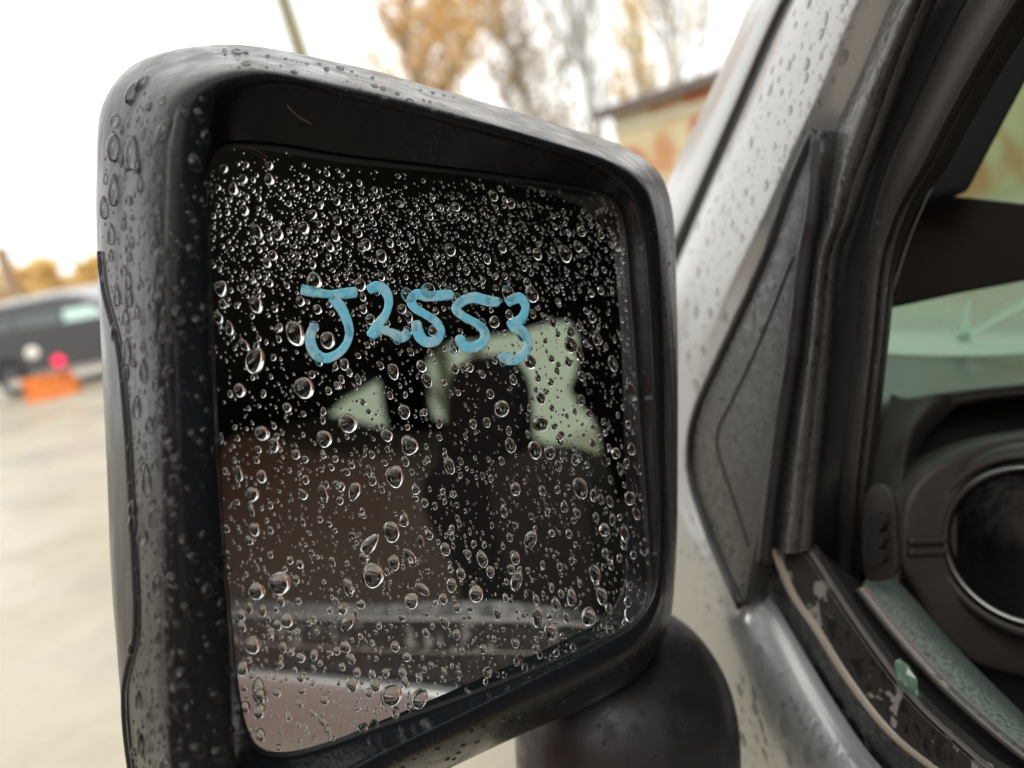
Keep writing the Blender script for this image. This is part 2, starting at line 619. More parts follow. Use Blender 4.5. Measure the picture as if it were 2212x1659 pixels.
sh = lambda L, dx, dy=0: [p if p[0] == 'c' else (('r', p[1], p[2] - dy) if p[0] == 'r' else (p[0] + dx, p[1] + dy)) for p in L]
cE = [('c', -.25, -.135), ('c', -.457, -.112), ('c', -.671, -.098), ('c', -.949, -.083), ('c', -1.15, -.072)]
dn = lambda L, d: [('c', p[1], p[2] - d) for p in L]
dE = [(1625, 1284), (1653, 1325), (1703, 1410), (1770, 1523), (1865, 1659)] + cE
dE0 = [(1634, 1284), (1664, 1325), (1714, 1410), (1781, 1523), (1876, 1659)] + cE
d3 = [(1600, 1322), (1615, 1375), (1662, 1460), (1720, 1560), (1786, 1659)] + dn(cE, .022)
d4 = [(1480, 1375), (1482, 1480), (1505, 1580), (1545, 1690)] + dn(cE, .10)
d5 = [(1380, 1500), ('c', -.2, -.45), ('c', -.6, -.44), ('c', -1.15, -.42)]
d6 = [('c', -.05, -.8), ('c', -.6, -.8), ('c', -1.15, -.8)]
door = ribbon('door_panel', [(dE0, -.006), (sh(dE, -16, 6), .0005), (d3, .009), (d4, .015), (d5, .006), (d6, -.03)], M_silver, car, n=160, sub=6)

# belt line: outer rubber, flat strip, lips, window slot and inner pad
R1 = [(1665, 1186), (1708, 1286), (1758, 1359), (1825, 1466), (1908, 1573), (1991, 1646), ('r', 1220, 1418), ('r', 904, 1410), ('r', 600, 1394), ('r', 480, 1384)]
R2 = [(1738, 1186), (1808, 1296), (1891, 1416), (1975, 1523), (2075, 1616), (2125, 1659), ('r', 1237, 1366), ('r', 737, 1353), ('r', 480, 1345)]
W0 = [(1634, 1240), (1668, 1340), (1722, 1440), (1790, 1545), (1885, 1680)] + dn(cE, .006)
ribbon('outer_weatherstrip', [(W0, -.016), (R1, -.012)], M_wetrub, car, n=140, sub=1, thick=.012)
ribbon('weatherstrip_ridge', [(sh(R1, -4, 1), -.0125), (sh(R1, 2, 0), -.0105), (sh(R1, 8, 0), -.0125)], mat('painted_ridge_highlight', (.42, .365, .31), .4, bump=[(300, .5, .001)]), car, n=140, sub=3, thick=.008)  # beige colour paints the highlight along the rubber ridge
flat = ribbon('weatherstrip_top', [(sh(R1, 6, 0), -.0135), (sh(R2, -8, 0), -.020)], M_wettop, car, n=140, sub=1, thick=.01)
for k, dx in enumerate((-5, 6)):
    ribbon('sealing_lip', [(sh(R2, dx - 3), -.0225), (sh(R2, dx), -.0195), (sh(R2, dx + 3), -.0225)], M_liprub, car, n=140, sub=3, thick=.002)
R3 = [(1851, 1273), (1925, 1366), (2008, 1459), (2108, 1553), (2212, 1639), (2300, 1700), ('r', 1250, 1352), ('r', 737, 1336), ('r', 480, 1326)]
R4 = [(1891, 1219), (1958, 1285), (2041, 1383), (2125, 1470), (2212, 1556), (2300, 1640), ('r', 1262, 1338), ('r', 737, 1322), ('r', 480, 1312)]
slot = ribbon('window_slot', [(sh(R2, 10), -.030), (sh(R3, 20, 10), -.052)], M_black, car, n=100, sub=1, thick=.004)
ribbon('inner_seal', [(sh(R3, -60, 30), -.05), (R3, -.040)], M_rubber, car, n=100, sub=1, thick=.004)
ribbon('inner_seal_edge', [(sh(R3, -5, 2), -.040), (sh(R3, 3, -2), -.036), (sh(R3, 10, -2), -.040)], mat('lit_seal_edge', (.38, .35, .33), .4, bump=[(300, .6, .001)]), car, n=100, sub=3, thick=.004)  # light along the seal edge is painted as a paler colour
ribbon('door_pad', [(sh(R3, 8, -4), -.040), (lerp(sh(R3, 8, -4)[:6], R4[:6], .5) + R4[6:], -.050), (sh(R4, -14, 4), -.062), (sh(R4, -2, 0), -.078)], M_pad, car, n=110, sub=5, thick=.003)

# ---- mirror sail triangle, seals and trims of the window opening
tri = [(1766, 276), (1774, 325), (1756, 420), (1728, 555), (1704, 742), (1684, 855), (1670, 955), (1650, 1108), (1625, 1230), (1606, 1312), (1580, 1262), (1551, 1190), (1521, 1108), (1500, 1039), (1496, 955), (1512, 882), (1556, 782), (1658, 555), (1710, 405), (1752, 300)]
tp = resample([SIDEU(p, .006) for p in tri], 90, closed=True)
sail = slab('mirror_sail_panel', tp, SNU, .014, M_sail, car, bevel=.0022)
trl = [(1760, 285), (1706, 412), (1655, 555), (1552, 782), (1508, 882), (1492, 955), (1496, 1039), (1518, 1110), (1549, 1192), (1603, 1312)]
tube('sail_seal', [SIDEU(p, .005) for p in resample(trl, 60)], .0036, M_rubber, sail)
cre = [(1715, 555), (1640, 742), (1580, 870), (1553, 925), (1550, 970), (1561, 1010), (1595, 1108), (1618, 1180)]
tube('sail_groove', [SIDEU(p, .0058) for p in resample(cre, 60)], .0011, M_black, sail)
T_ = [(1770, 292), (1766, 338), (1757, 450), (1738, 555), (1715, 742), (1690, 900), (1668, 1057), (1650, 1215)]
tube('corner_seal', [SIDEU(p, .004) for p in resample(T_, 60)], .0042, M_rubber, car)
G_L = [(1975, -60), (1930, 0), (1855, 167), (1797, 300), (1783, 400), (1772, 480), (1752, 555), (1730, 742), (1707, 900), (1686, 1057), (1672, 1195)]
G_R = [(2040, -60), (2003, 0), (1945, 140), (1890, 290), (1850, 400), (1825, 480), (1797, 555), (1779, 742), (1764, 900), (1748, 1057), (1736, 1195)]
gs = ribbon('frame_seal', [(G_L, -.006), (lerp(G_L, G_R, .25), .000), (lerp(G_L, G_R, .55), .002), (lerp(G_L, G_R, .85), -.003), (G_R, -.014)], M_rivulet, car, n=110, sub=5, up=True)
H_L = [(p[0] + 7, p[1]) for p in G_R]
H_R = [(2092, -14), (2084, 0), (2030, 100), (1960, 250), (1915, 350), (1885, 450), (1866, 555), (1848, 742), (1830, 900), (1812, 1057), (1800, 1300)]
ribbon('frame_channel', [(H_L + [(1750, 1330)], [-.022] * 10 + [-.035, -.075]), (H_R + [(1805, 1420)], [-.020] * 9 + [-.034, -.08])], M_trim, car, n=90, sub=1, up=True)
F_R = [(2262, -14), (2245, 0), (2175, 100), (2085, 250), (2020, 370), (1962, 452), (1921, 555), (1899, 742), (1881, 900), (1864, 1057), (1850, 1300)]
hf = lambda a: [a] * 9 + [a - .006, a - .06]
H_R, F_R = H_R + [(1806, 1430)], F_R + [(1846, 1430)]
fs = ribbon('inner_frame', [(sh(H_R, 2), hf(-.021)), (lerp(H_R, F_R, .2), hf(-.016)), (lerp(H_R, F_R, .7), hf(-.018)), (F_R, hf(-.030))], M_grain, car, n=110, sub=4, up=True)

KD = .66
# ---- cabin seen through the open window
pt = [(1905, -80), (2360, -80), (2225, 168), (2160, 290), (2097, 412), (2040, 424), (1960, 452), (1945, 640), (1900, 700), (1820, 760), (1820, 300)]
slab('pillar_trim', [P(x, y, .685 * KD) for x, y in pt], -az_, .02, M_trim, car, bevel=.004)
vs = [(1935, 425), (1975, 415), (2100, 425), (2230, 440), (2400, 440), (2400, 560), (2212, 607), (2080, 632), (1935, 664), (1925, 540)]
slab('sun_visor', [P(x, y, .74 * KD) for x, y in resample([np.array(v) for v in vs], 60, closed=True, smooth=False)], -az_, .018, M_grain, car, bevel=.006)
# windshield: one bent sheet across the car
wb, wt = C(.11, -.085, -.06), C(-.08, .52, -.19)
rows = []
for k in range(9):
    t = k / 8
    row = []
    for i in range(25):
        s = i / 24
        bow = .05 * (1 - (2 * s - 1) ** 2)
        row.append(wb * (1 - t) + wt * t - SN * (1.3 - .26 * t) * s + FW * bow)
    rows.append(row)
rows2 = [[q - (FW * .9 + UPW * .45) * .005 for q in r] for r in rows]
V, F = loft(rows + rows2[::-1], closed_v=True)
wind = mesh_obj('windshield', V, F, M_wind, car)
BV_W = BVHTree.FromPolygons([tuple(v) for v in V], F)
M_crack = bpy.data.materials.new('crushed_glass')
M_crack.use_nodes = True
_n, _l = M_crack.node_tree.nodes, M_crack.node_tree.links
_t = _n.new('ShaderNodeBsdfTranslucent')
_t.inputs['Color'].default_value = (.86, .95, .9, 1)
_m = _n.new('ShaderNodeMixShader')
_m.inputs[0].default_value = .75
_l.new(_n['Principled BSDF'].outputs[0], _m.inputs[1])
_l.new(_t.outputs[0], _m.inputs[2])
_l.new(_m.outputs[0], _n['Material Output'].inputs['Surface'])


def onwind(px, py, off=.003):
    h = cast(BV_W, px, py)
    return (h[0] + h[1] * off) if h else P(px, py, .9)


for pts, ws in (([(2062, 728), (2110, 705), (2160, 676), (2260, 622)], (16, 13, 12, 10)), ([(2085, 642), (2080, 680), (2072, 735)], (7, 16, 26)), ([(2070, 722), (2100, 738), (2140, 748), (2240, 742)], (18, 10, 9, 8)), ([(2045, 715), (2065, 728), (2085, 735)], (14, 18, 14))):
    p = resample(np.array(pts, float), 16)
    wds = np.interp(np.linspace(0, 1, 16), np.linspace(0, 1, len(ws)), ws)
    t = np.gradient(p, axis=0)
    t /= np.linalg.norm(t, axis=1)[:, None]
    nn = np.stack([-t[:, 1], t[:, 0]], 1)
    A = np.array([onwind(*(a + b * c * .5), .004) for a, b, c in zip(p, nn, wds)])
    B = np.array([onwind(*(a - b * c * .5), .004) for a, b, c in zip(p, nn, wds)])
    V, F = loft([A, B])
    mesh_obj('glass_crack', V, F, M_crack, wind)

# dashboard: top shelf, rolled brow, dark recess, lower face
def drow(pts):
    return resample([P(p[0], p[1], p[2] * KD) for p in pts], 40)


rows = [drow([(1800, 752, .95), (1940, 765, .95), (2120, 768, .96), (2500, 745, .97)]),
        drow([(1800, 800, .90), (1940, 800, .89), (2120, 795, .89), (2500, 765, .90)]),
        drow([(1800, 850, .83), (1940, 838, .83), (2120, 820, .82), (2500, 785, .82)]),
        drow([(1800, 905, .79), (1940, 880, .78), (2060, 852, .78), (2500, 810, .78)]),
        drow([(1800, 960, .80), (1945, 930, .79), (2070, 868, .79), (2500, 830, .79)])]
rows = across(rows, 4)
V, F = loft(rows + [r + UPW * -.004 - 0 * r for r in rows[::-1]], closed_v=True)
dash = mesh_obj('dashboard', V, F, mat('dash_top', (.06, .06, .055), .28, bump=[(900, .2, .0005)]), car)
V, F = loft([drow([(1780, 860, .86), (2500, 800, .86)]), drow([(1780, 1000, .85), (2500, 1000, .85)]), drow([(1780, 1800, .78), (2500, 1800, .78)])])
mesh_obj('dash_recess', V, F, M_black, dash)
# side of the brow coming down left of the recess
rows = across([drow2 for drow2 in (resample([P(1925, 850, .79 * KD), P(1890, 1000, .76 * KD), P(1870, 1300, .72 * KD), P(1860, 1560, .68 * KD)], 30),
                                   resample([P(1958, 862, .78 * KD), P(1925, 1000, .745 * KD), P(1905, 1300, .71 * KD), P(1900, 1560, .67 * KD)], 30),
                                   resample([P(2040, 850, .775 * KD), P(1970, 930, .745 * KD), P(1945, 1060, .72 * KD), P(1940, 1560, .67 * KD)], 30),
                                   resample([P(2075, 866, .79 * KD), P(1990, 960, .77 * KD), P(1962, 1080, .75 * KD), P(1955, 1560, .70 * KD)], 30))], 4)
V, F = loft(rows)
mesh_obj('dash_brow', V, F, M_dash, dash)
lower = [(1952, 1100), (1985, 1035), (2080, 975), (2300, 930), (2500, 930), (2500, 1500), (2330, 1480), (2120, 1440), (2030, 1370), (1985, 1280), (1955, 1235)]
slab('dash_panel', [P(x, y, .70 * KD) for x, y in resample(np.array(lower, float), 60, closed=True)], -az_, .03, M_dash, dash, bevel=.008)
for yy in (1168, 1192):
    tube('dash_rib', [P(x, yy + (x - 1990) * -.03, .698 * KD) for x in np.linspace(1962, 2044, 12)], .0028, M_dash, dash)
# round air vent
vc = P(2234, 1176, .66 * KD)
va = -az_ * .76 - ax_ * .65
va /= np.linalg.norm(va)
vu = np.cross(va, ax_ * .98 + ay_ * .1)
vu /= np.linalg.norm(vu)
vv = np.cross(vu, va)


def circ(r, z, n=64):
    th = np.linspace(0, 2 * math.pi, n, endpoint=False)
    return vc + va * z * KD + r * KD * .91 * (np.cos(th)[:, None] * vu + np.sin(th)[:, None] * vv)


vent = mesh_obj('air_vent', *loft([circ(.095, -.03), circ(.092, -.004), circ(.084, .004), circ(.081, .001)], closed_u=True), M_dash, car)
mesh_obj('vent_ring', *loft(across([circ(.0775, -.006), circ(.0765, .006), circ(.0735, .010), circ(.0700, .007), circ(.0685, -.008)], 4), closed_u=True), mat('dull_ring', (.30, .30, .29), .3, metal=1.0), vent)
mesh_obj('vent_cone', *loft(across([circ(.069, -.002), circ(.05, -.006), circ(.02, -.008), circ(.002, -.008)], 4), closed_u=True, cap_v=True), mat('vent_face', (.045, .04, .037), .4, bump=[(60, .3, .004)]), vent)
for yy in (1129, 1166, 1203):
    q = [SIDE((1890 + 19 * math.cos(t), yy + 19 * math.sin(t)), -.0365) for t in np.linspace(0, 2 * math.pi, 20, endpoint=False)]
    slab('clip_hole', q, SN, .003, M_black, car)
ho = [(1872, 1060), (1900, 1048), (1925, 1075), (1932, 1150), (1930, 1240), (1870, 1250), (1862, 1150)]
slab('clip_plate', resample([SIDE(p, -.040) for p in ho], 40, closed=True), SN, .003, M_grain, car, bevel=.0008)

# closed body around the cabin: roof, floor, far side with its windows, rear, hood, fender
def ref(px, py, h):
    return SIDE(('r', px, py), h)


def cbox(name, f0, f1, u0, u1, h0, h1, m, parent=car):
    return MB().box(C(f0, u0, h0), C(f1, u0, h0) - C(f0, u0, h0), C(f0, u1, h0) - C(f0, u0, h0), C(f0, u0, h1) - C(f0, u0, h0)).build(name, m, parent)


cbox('roof', -3.3, -.08, .56, .60, -1.46, -.15, M_silver)
cbox('headliner', -3.25, -.10, .535, .557, -1.42, -.16, M_head)
cbox('roof_rail', -3.3, -.40, .52, .605, -.165, -.02, M_head)
cbox('floor', -3.3, .3, -.90, -.86, -1.40, -.04, M_head)
cbox('firewall', .262, .30, -.90, -.14, -1.40, -.04, M_head)
cbox('rear_panel', -3.3, -3.26, -.9, .56, -1.40, -.04, M_head)
cbox('door_pillar', -1.24, -1.16, -.8, .56, -.07, -.01, M_head)
cbox('rear_side_panel', -3.3, -1.24, -.9, -.06, -.06, -.005, M_silver)
cbox('far_door_panel', -3.3, .3, -.9, -.16, -1.44, -1.40, M_silver)
W1 = [(797, 790), (812, 800), (826, 880), (834, 950), (760, 934), (688, 920), (738, 860)]
W2 = [(913, 778), (940, 752), (1010, 738), (1100, 722), (1238, 702), (1246, 790), (1228, 850), (1275, 900), (1297, 960), (1287, 1005), (1262, 1014), (1110, 935), (945, 915), (925, 905), (915, 850)]
hw = -1.38
bm = bmesh.new()
outer = [C(-3.26, -.17, hw), C(.2, -.17, hw), C(-.05, .56, hw), C(-3.26, .56, hw)]
loops = [outer] + [resample([ref(x, y, hw) for x, y in WW], 40, closed=True) for WW in (W1, W2)]
edges = []
for L_ in loops:
    v_ = [bm.verts.new(Vector(p)) for p in L_]
    edges += [bm.edges.new((v_[i], v_[(i + 1) % len(v_)])) for i in range(len(v_))]
bmesh.ops.triangle_fill(bm, use_beauty=True, use_dissolve=False, edges=edges)
r = bmesh.ops.extrude_face_region(bm, geom=list(bm.faces))
bmesh.ops.translate(bm, verts=[x for x in r['geom'] if isinstance(x, bmesh.types.BMVert)], vec=Vector(-SN * .03))
bmesh.ops.recalc_face_normals(bm, faces=bm.faces)
me = bpy.data.meshes.new('far_window_frame')
bm.to_mesh(me)
bm.free()
me.materials.append(M_head)
far = bpy.data.objects.new('far_window_frame', me)
COL.objects.link(far)
attach(far, car)
for WW in (W1, W2):
    pp = resample([ref(*(np.mean(np.array(WW), 0) + (np.array(q) - np.mean(np.array(WW), 0)) * 1.05), hw - .014) for q in WW], 40, closed=True)
    slab('window_glass', pp, SN, .004, M_priv, far, smooth=False)
hd = [(962, 905), (964, 840), (985, 792), (1030, 774), (1075, 788), (1102, 830), (1110, 880), (1114, 960), (1112, 1012), (945, 1012)]
slab('headrest', resample([ref(x, y, -.52) for x, y in hd], 60, closed=True), SN, .05, M_head, car, bevel=.02)
sb = [(925, 1010), (1130, 1010), (1250, 1150), (1330, 1500), (1020, 1500), (980, 1250), (905, 1090)]
slab('seat_backrest', resample([ref(x, y, -.50) for x, y in sb], 60, closed=True), SN, .06, M_head, car, bevel=.03)
rb = [(470, 965), (700, 985), (860, 1005), (912, 1090), (965, 1200), (1035, 1360), (1040, 1480), (470, 1480)]
slab('rear_seat', resample([ref(x, y, -.66) for x, y in rb], 80, closed=True), SN, .3, M_seat, car, bevel=.05)
pb = [(1060, 1010), (1250, 1010), (1275, 1150), (1270, 1420), (1150, 1420), (1080, 1200)]
slab('passenger_seat', resample([ref(x, y, -.40) for x, y in pb], 60, closed=True), SN, .06, mat('brown_seat_dark', (.03, .023, .019), .8), car, bevel=.02)
# hood and fender ahead of the mirror
rows = []
for f_ in np.linspace(.27, 1.75, 10):
    t = (f_ - .27) / 1.48
    rows.append([C(f_, u, h) for u, h in ((-.75, -.02), (-.45, .0 - .02 * t), (-.25 - .03 * t, -.03 - .05 * t), (-.17 - .05 * t, -.10 - .06 * t), (-.13 - .06 * t, -.5), (-.125 - .06 * t, -.7), (-.13 - .06 * t, -.95), (-.17 - .05 * t, -1.3), (-.3, -1.38), (-.75, -1.38))])
V, F = loft(rows, cap_v=True)
mesh_obj('hood', V, F, M_silver, car, sharp=60)
rows = []
cw = C(1.05, -.83, -.1)
M_tyre = mat('tyre_rubber', (.02, .02, .02), .8)
th = np.linspace(0, 2 * math.pi, 40, endpoint=False)


def wheel(name, c, axv, fw, rad, width, parent, m2):
    prof = [(rad * .62, -width * .5), (rad * .93, -width * .5), (rad, -width * .35), (rad, width * .35), (rad * .93, width * .5), (rad * .62, width * .5)]
    rr = [c + axv * z + r * (np.cos(th)[:, None] * fw + np.sin(th)[:, None] * UPW) for r, z in prof]
    wh = mesh_obj(name, *loft(rr, closed_u=True), M_tyre, parent, sharp=40)
    rr = [c + axv * z + r * (np.cos(th)[:, None] * fw + np.sin(th)[:, None] * UPW) for r, z in ((rad * .64, width * .5), (rad * .58, width * .3), (rad * .25, width * .38), (rad * .02, width * .42))]
    mesh_obj('rim', *loft(rr, closed_u=True), m2, wh, sharp=30)
    return wh


wheel('wheel', cw, SN, FW, .36, .22, car, M_chrome)

# ------------------------------------------------------------------ writing on the glass
STROKES = {
    'painted_letter': [[(650, 626), (672, 629), (705, 635), (740, 634), (772, 631)],
                       [(716, 640), (735, 662), (748, 688), (755, 715), (749, 742), (730, 764), (705, 774), (685, 767), (673, 748), (671, 725), (681, 700)]],
    'digit_two': [[(795, 628), (812, 619), (830, 626), (840, 648), (835, 675), (818, 700), (799, 728)], [(801, 724), (822, 713), (846, 719), (868, 729), (884, 716)]],
    'digit_five_a': [[(980, 636), (955, 638), (925, 640), (900, 636), (888, 648), (895, 664), (922, 681), (944, 697), (952, 718), (941, 736), (922, 739), (908, 728), (901, 708), (899, 692)]],
    'digit_five_b': [[(1080, 653), (1054, 650), (1024, 643), (1000, 650), (985, 667), (1002, 684), (1028, 698), (1046, 715), (1047, 733), (1030, 748), (1008, 750), (995, 740), (996, 724)]],
    'digit_three': [[(1094, 655), (1107, 647), (1123, 644), (1135, 660), (1130, 683), (1114, 698), (1098, 706)], [(1108, 704), (1128, 716), (1141, 740), (1134, 762), (1112, 777), (1092, 775), (1081, 764)]],
}
for nm, sts in STROKES.items():
    mb = MB()
    for j, st in enumerate(sts):
        p = resample(np.array(st, float), 60)
        t = np.gradient(p, axis=0)
        t /= np.linalg.norm(t, axis=1)[:, None]
        nn = np.stack([-t[:, 1], t[:, 0]], 1)
        s = np.linspace(0, 1, 60)
        wd_ = 10.5 + 1.6 * np.sin(s * 9 + j) + rng.normal(0, .35, 60)
        wd_ *= np.clip(np.minimum(s, 1 - s) * 25 + .55, 0, 1)
        prof = [(-1, -.0002), (-.97, .00012), (-.85, .00024 + .00004 * j), (-.5, .00014), (.2, .00018), (.85, .00026), (.97, .00012), (1, -.0002)]
        rr = [np.array([MIR(*(a + b * c * q), h + .00002 * j) for a, b, c in zip(p, nn, wd_)]) for q, h in prof]
        V, F = loft(rr)
        F.append(tuple(k * 60 for k in range(8)))
        F.append(tuple(k * 60 + 59 for k in range(8)))
        mb.add((V, F))
    mb.build('painted_letter' if nm == 'painted_letter' else 'painted_digit', M_ink, glass, smooth=True, sharp=60)

# ------------------------------------------------------------------ rain drops
def dome(seed, seg=28, rings=7, H=.62, irr=.06, sag=.16, ca0=1.15):
    r_ = np.random.default_rng(seed)
    ph = r_.uniform(0, 6.28, 4)
    am = r_.normal(0, irr, 4) * np.array([.6, .8, .5, .3])
    V, F = [], []
    ca = ca0 + r_.uniform(-.1, .1)
    Rr = 1 / math.sin(ca)
    for j in range(rings):
        a = ca * (1 - j / rings) * 1.0
        rho, z = Rr * math.sin(a), Rr * (math.cos(a) - math.cos(ca))
        if j == 0:
            z = -.04
        for i in range(seg):
            t = 2 * math.pi * i / seg
            k = 1 + sum(am[q] * math.cos((q + 1.0) * t + ph[q]) for q in range(4)) * (rho)
            V.append((rho * k * math.cos(t), rho * k * math.sin(t) - sag * z, z * H / .62))
    V.append((0, -sag * Rr * (1 - math.cos(ca)), Rr * (1 - math.cos(ca)) * H / .62))
    for j in range(rings - 1):
        for i in range(seg):
            k = (i + 1) % seg
            F.append((j * seg + i, j * seg + k, (j + 1) * seg + k, (j + 1) * seg + i))
    for i in range(seg):
        F.append(((rings - 1) * seg + i, (rings - 1) * seg + (i + 1) % seg, rings * seg))
    return np.array(V), F


DOMES, LOW, FLAT = [], [], []
HS = [.62, .5, .56, .44, .6]
for k in range(14):
    V, F = dome(k, irr=.05 + .012 * (k % 5), ca0=.92 + .07 * (k % 5))
    me = bpy.data.meshes.new('raindrop')
    me.from_pydata([tuple(v) for v in V], [], F)
    me.shade_smooth()
    me.materials.append(M_water)
    DOMES.append(me)
    LOW.append(dome(100 + k, seg=14, rings=5, irr=.07, ca0=.85 + .05 * (k % 5)))
TALL = []
for k in range(8):
    V, F = dome(300 + k, irr=.08, ca0=1.45, sag=.25)
    me = bpy.data.meshes.new('raindrop')
    me.from_pydata([tuple(v) for v in V], [], F)
    me.shade_smooth()
    me.materials.append(M_water)
    TALL.append(me)
for k in range(6):
    V, F = dome(200 + k, irr=.14, H=.30, sag=.1)
    me = bpy.data.meshes.new('raindrop')
    me.from_pydata([tuple(v) for v in V], [], F)
    me.shade_smooth()
    me.materials.append(M_water)
    FLAT.append(me)


def frame_at(p, nrm, tilt=0.0):
    y = UPW - (UPW @ nrm) * nrm
    if np.linalg.norm(y) < .1:
        y = FW - (FW @ nrm) * nrm
    y /= np.linalg.norm(y)
    x = np.cross(y, nrm)
    c, s = math.cos(tilt), math.sin(tilt)
    return x * c + y * s, y * c - x * s


def place_drops(parent, drops, n_ind, meshes=DOMES, zs=1.0):
    """drops: (point, normal, radius, elongation, tilt); the n_ind biggest are objects of their own, the rest one mesh"""
    drops = sorted(drops, key=lambda d: -d[2])
    for q, (p, nr, r, el, ti) in enumerate(drops[:n_ind]):
        x, y = frame_at(p, nr, ti)
        m = Matrix.Identity(4)
        for i in range(3):
            m[i][0], m[i][1], m[i][2], m[i][3] = x[i] * r, y[i] * r * el, nr[i] * r * zs, p[i]
        o = bpy.data.objects.new('raindrop', meshes[q * 5 % len(meshes)])
        COL.objects.link(o)
        o.parent = parent
        o.matrix_parent_inverse = parent.matrix_world.inverted()
        o.matrix_world = m
    if len(drops) > n_ind:
        VV, FF, k = [], [], 0
        for q, (p, nr, r, el, ti) in enumerate(drops[n_ind:]):
            x, y = frame_at(p, nr, ti)
            v, f = LOW[q % len(LOW)]
            VV.append(p + r * (v[:, :1] * x + v[:, 1:2] * el * y + v[:, 2:] * zs * nr))
            FF += [tuple(i + k for i in t) for t in f]
            k += len(v)
        me = bpy.data.meshes.new('fine_raindrops')
        me.from_pydata([tuple(v) for v in np.vstack(VV)], [], FF)
        me.shade_smooth()
        me.materials.append(M_water)
        o = bpy.data.objects.new('fine_raindrops', me)
        COL.objects.link(o)
        attach(o, parent)
        o['kind'] = 'stuff'


def inside(poly, x, y):
    c = False
    for i in range(len(poly)):
        x1, y1 = poly[i]
        x2, y2 = poly[i - 1]
        if (y1 > y) != (y2 > y) and x < (x2 - x1) * (y - y1) / (y2 - y1) + x1:
            c = not c
    return c


class Packer:
    def __init__(s):
        s.g = {}

    def free(s, x, y, r):
        k = 30
        for i in range(int((x - 60) // k), int((x + 60) // k) + 1):
            for j in range(int((y - 60) // k), int((y + 60) // k) + 1):
                for (a, b, q) in s.g.get((i, j), ()):
                    if (a - x) ** 2 + (b - y) ** 2 < ((r + q) * 1.02 + 1) ** 2:
                        return False
        return True

    def put(s, x, y, r):
        s.g.setdefault((int(x // 30), int(y // 30)), []).append((x, y, r))


GP = resample_lab(np.array(scale_c(RG, .992)), 4)
GPl = [tuple(p) for p in GP]
pk = Packer()
drops = []
BIG = [(679, 607, 17, 1.05, 0), (553, 778, 20, 1.45, -.5), (657, 838, 22, 1.1, .1), (637, 718, 21, 1.25, 0), (708, 735, 16, 1.2, -.2), (750, 912, 21, 1.05, 0), (700, 948, 17, 1.1, 0), (884, 962, 20, 1.1, .3), (852, 1030, 20, 1.25, .1), (845, 1150, 18, 1.3, 0), (799, 1176, 15, 1.7, -1.0), (805, 1243, 24, 1.1, -.1), (604, 1260, 24, 1.0, 0), (555, 1275, 17, 1.1, .1), (925, 627, 17, 1.0, 0), (656, 492, 13, 1.05, 0), (478, 624, 14, 1.2, 0), (972, 540, 13, 1.1, 0), (790, 528, 12, 1.1, 0), (824, 553, 12, 1.2, 0), (600, 507, 12, 1.1, 0), (555, 500, 10, 1.8, .3), (553, 660, 14, 1.35, .1), (880, 636, 15, 1.1, 0), (778, 615, 13, 1.1, 0), (1155, 972, 16, 1.25, 0), (1187, 978, 13, 1.1, 0), (1167, 915, 18, 1.0, .8), (1083, 883, 19, .95, .5), (1253, 1057, 17, 1.35, .1), (1220, 548, 15, 1.25, .2), (1232, 745, 15, 1.3, .2), (1148, 634, 15, 1.2, 0), (1097, 632, 15, 1.1, 0), (845, 1502, 22, 1.05, 0), (905, 1510, 17, 1.2, -.4), (760, 1478, 11, 1.6, 0), (547, 1393, 16, 1.15, 0), (1145, 782, 14, 1.15, .2), (1113, 1057, 12, 1.2, 0), (970, 1005, 13, 1.4, 0), (1363, 848, 13, 1.6, .2), (765, 1062, 13, 1.6, -.5), (888, 1300, 16, 1.05, 0), (1028, 1283, 16, 1.15, 0), (1115, 1255, 13, 1.7, -.5), (1146, 1165, 15, 1.2, -.9), (1285, 1240, 13, 1.6, 0), (1161, 1330, 13, 1.7, -.3), (1270, 1332, 17, 1.1, 0), (1189, 1362, 14, 1.3, 0), (750, 1345, 13, 1.5, -.8), (912, 1273, 10, 2.0, .6), (885, 1200, 10, 2.0, .4), (545, 1068, 15, 1.0, 0), (620, 1340, 14, 1.1, 0), (565, 1030, 11, 1.3, 0), (565, 935, 16, 1.0, .4), (600, 1350, 10, 1.2, 0), (518, 843, 13, 1.1, 0), (522, 1330, 10, 1.2, 0), (620, 880, 10, 1, 0), (1300, 1290, 12, 1.6, 0), (810, 1480, 10, 1.5, 0), (1040, 700, 10, 1.2, 0), (935, 715, 11, 1.1, 0), (835, 940, 13, 1.1, .3), (910, 790, 12, 1.1, 0), (873, 890, 14, 1.15, 0), (1160, 548, 11, 1.1, 0), (800, 690, 11, 1.1, 0), (868, 668, 11, 1, 0), (550, 1145, 12, 1.2, 0), (1074, 1325, 10, 1.4, 0)]
for (x, y, r, el, ti) in BIG:
    pk.put(x, y, r)
    drops.append((x, y, r, el, ti))


def dens(x, y):
    top = 318 + max(0, (x - 560)) * .105
    d = y - top
    if d < 25:
        return .05
    if d < 60:
        return .35
    if y < 640:
        return 1.0
    return .62 + (.25 if x > 1150 else 0) + (.15 if y > 1350 else 0)


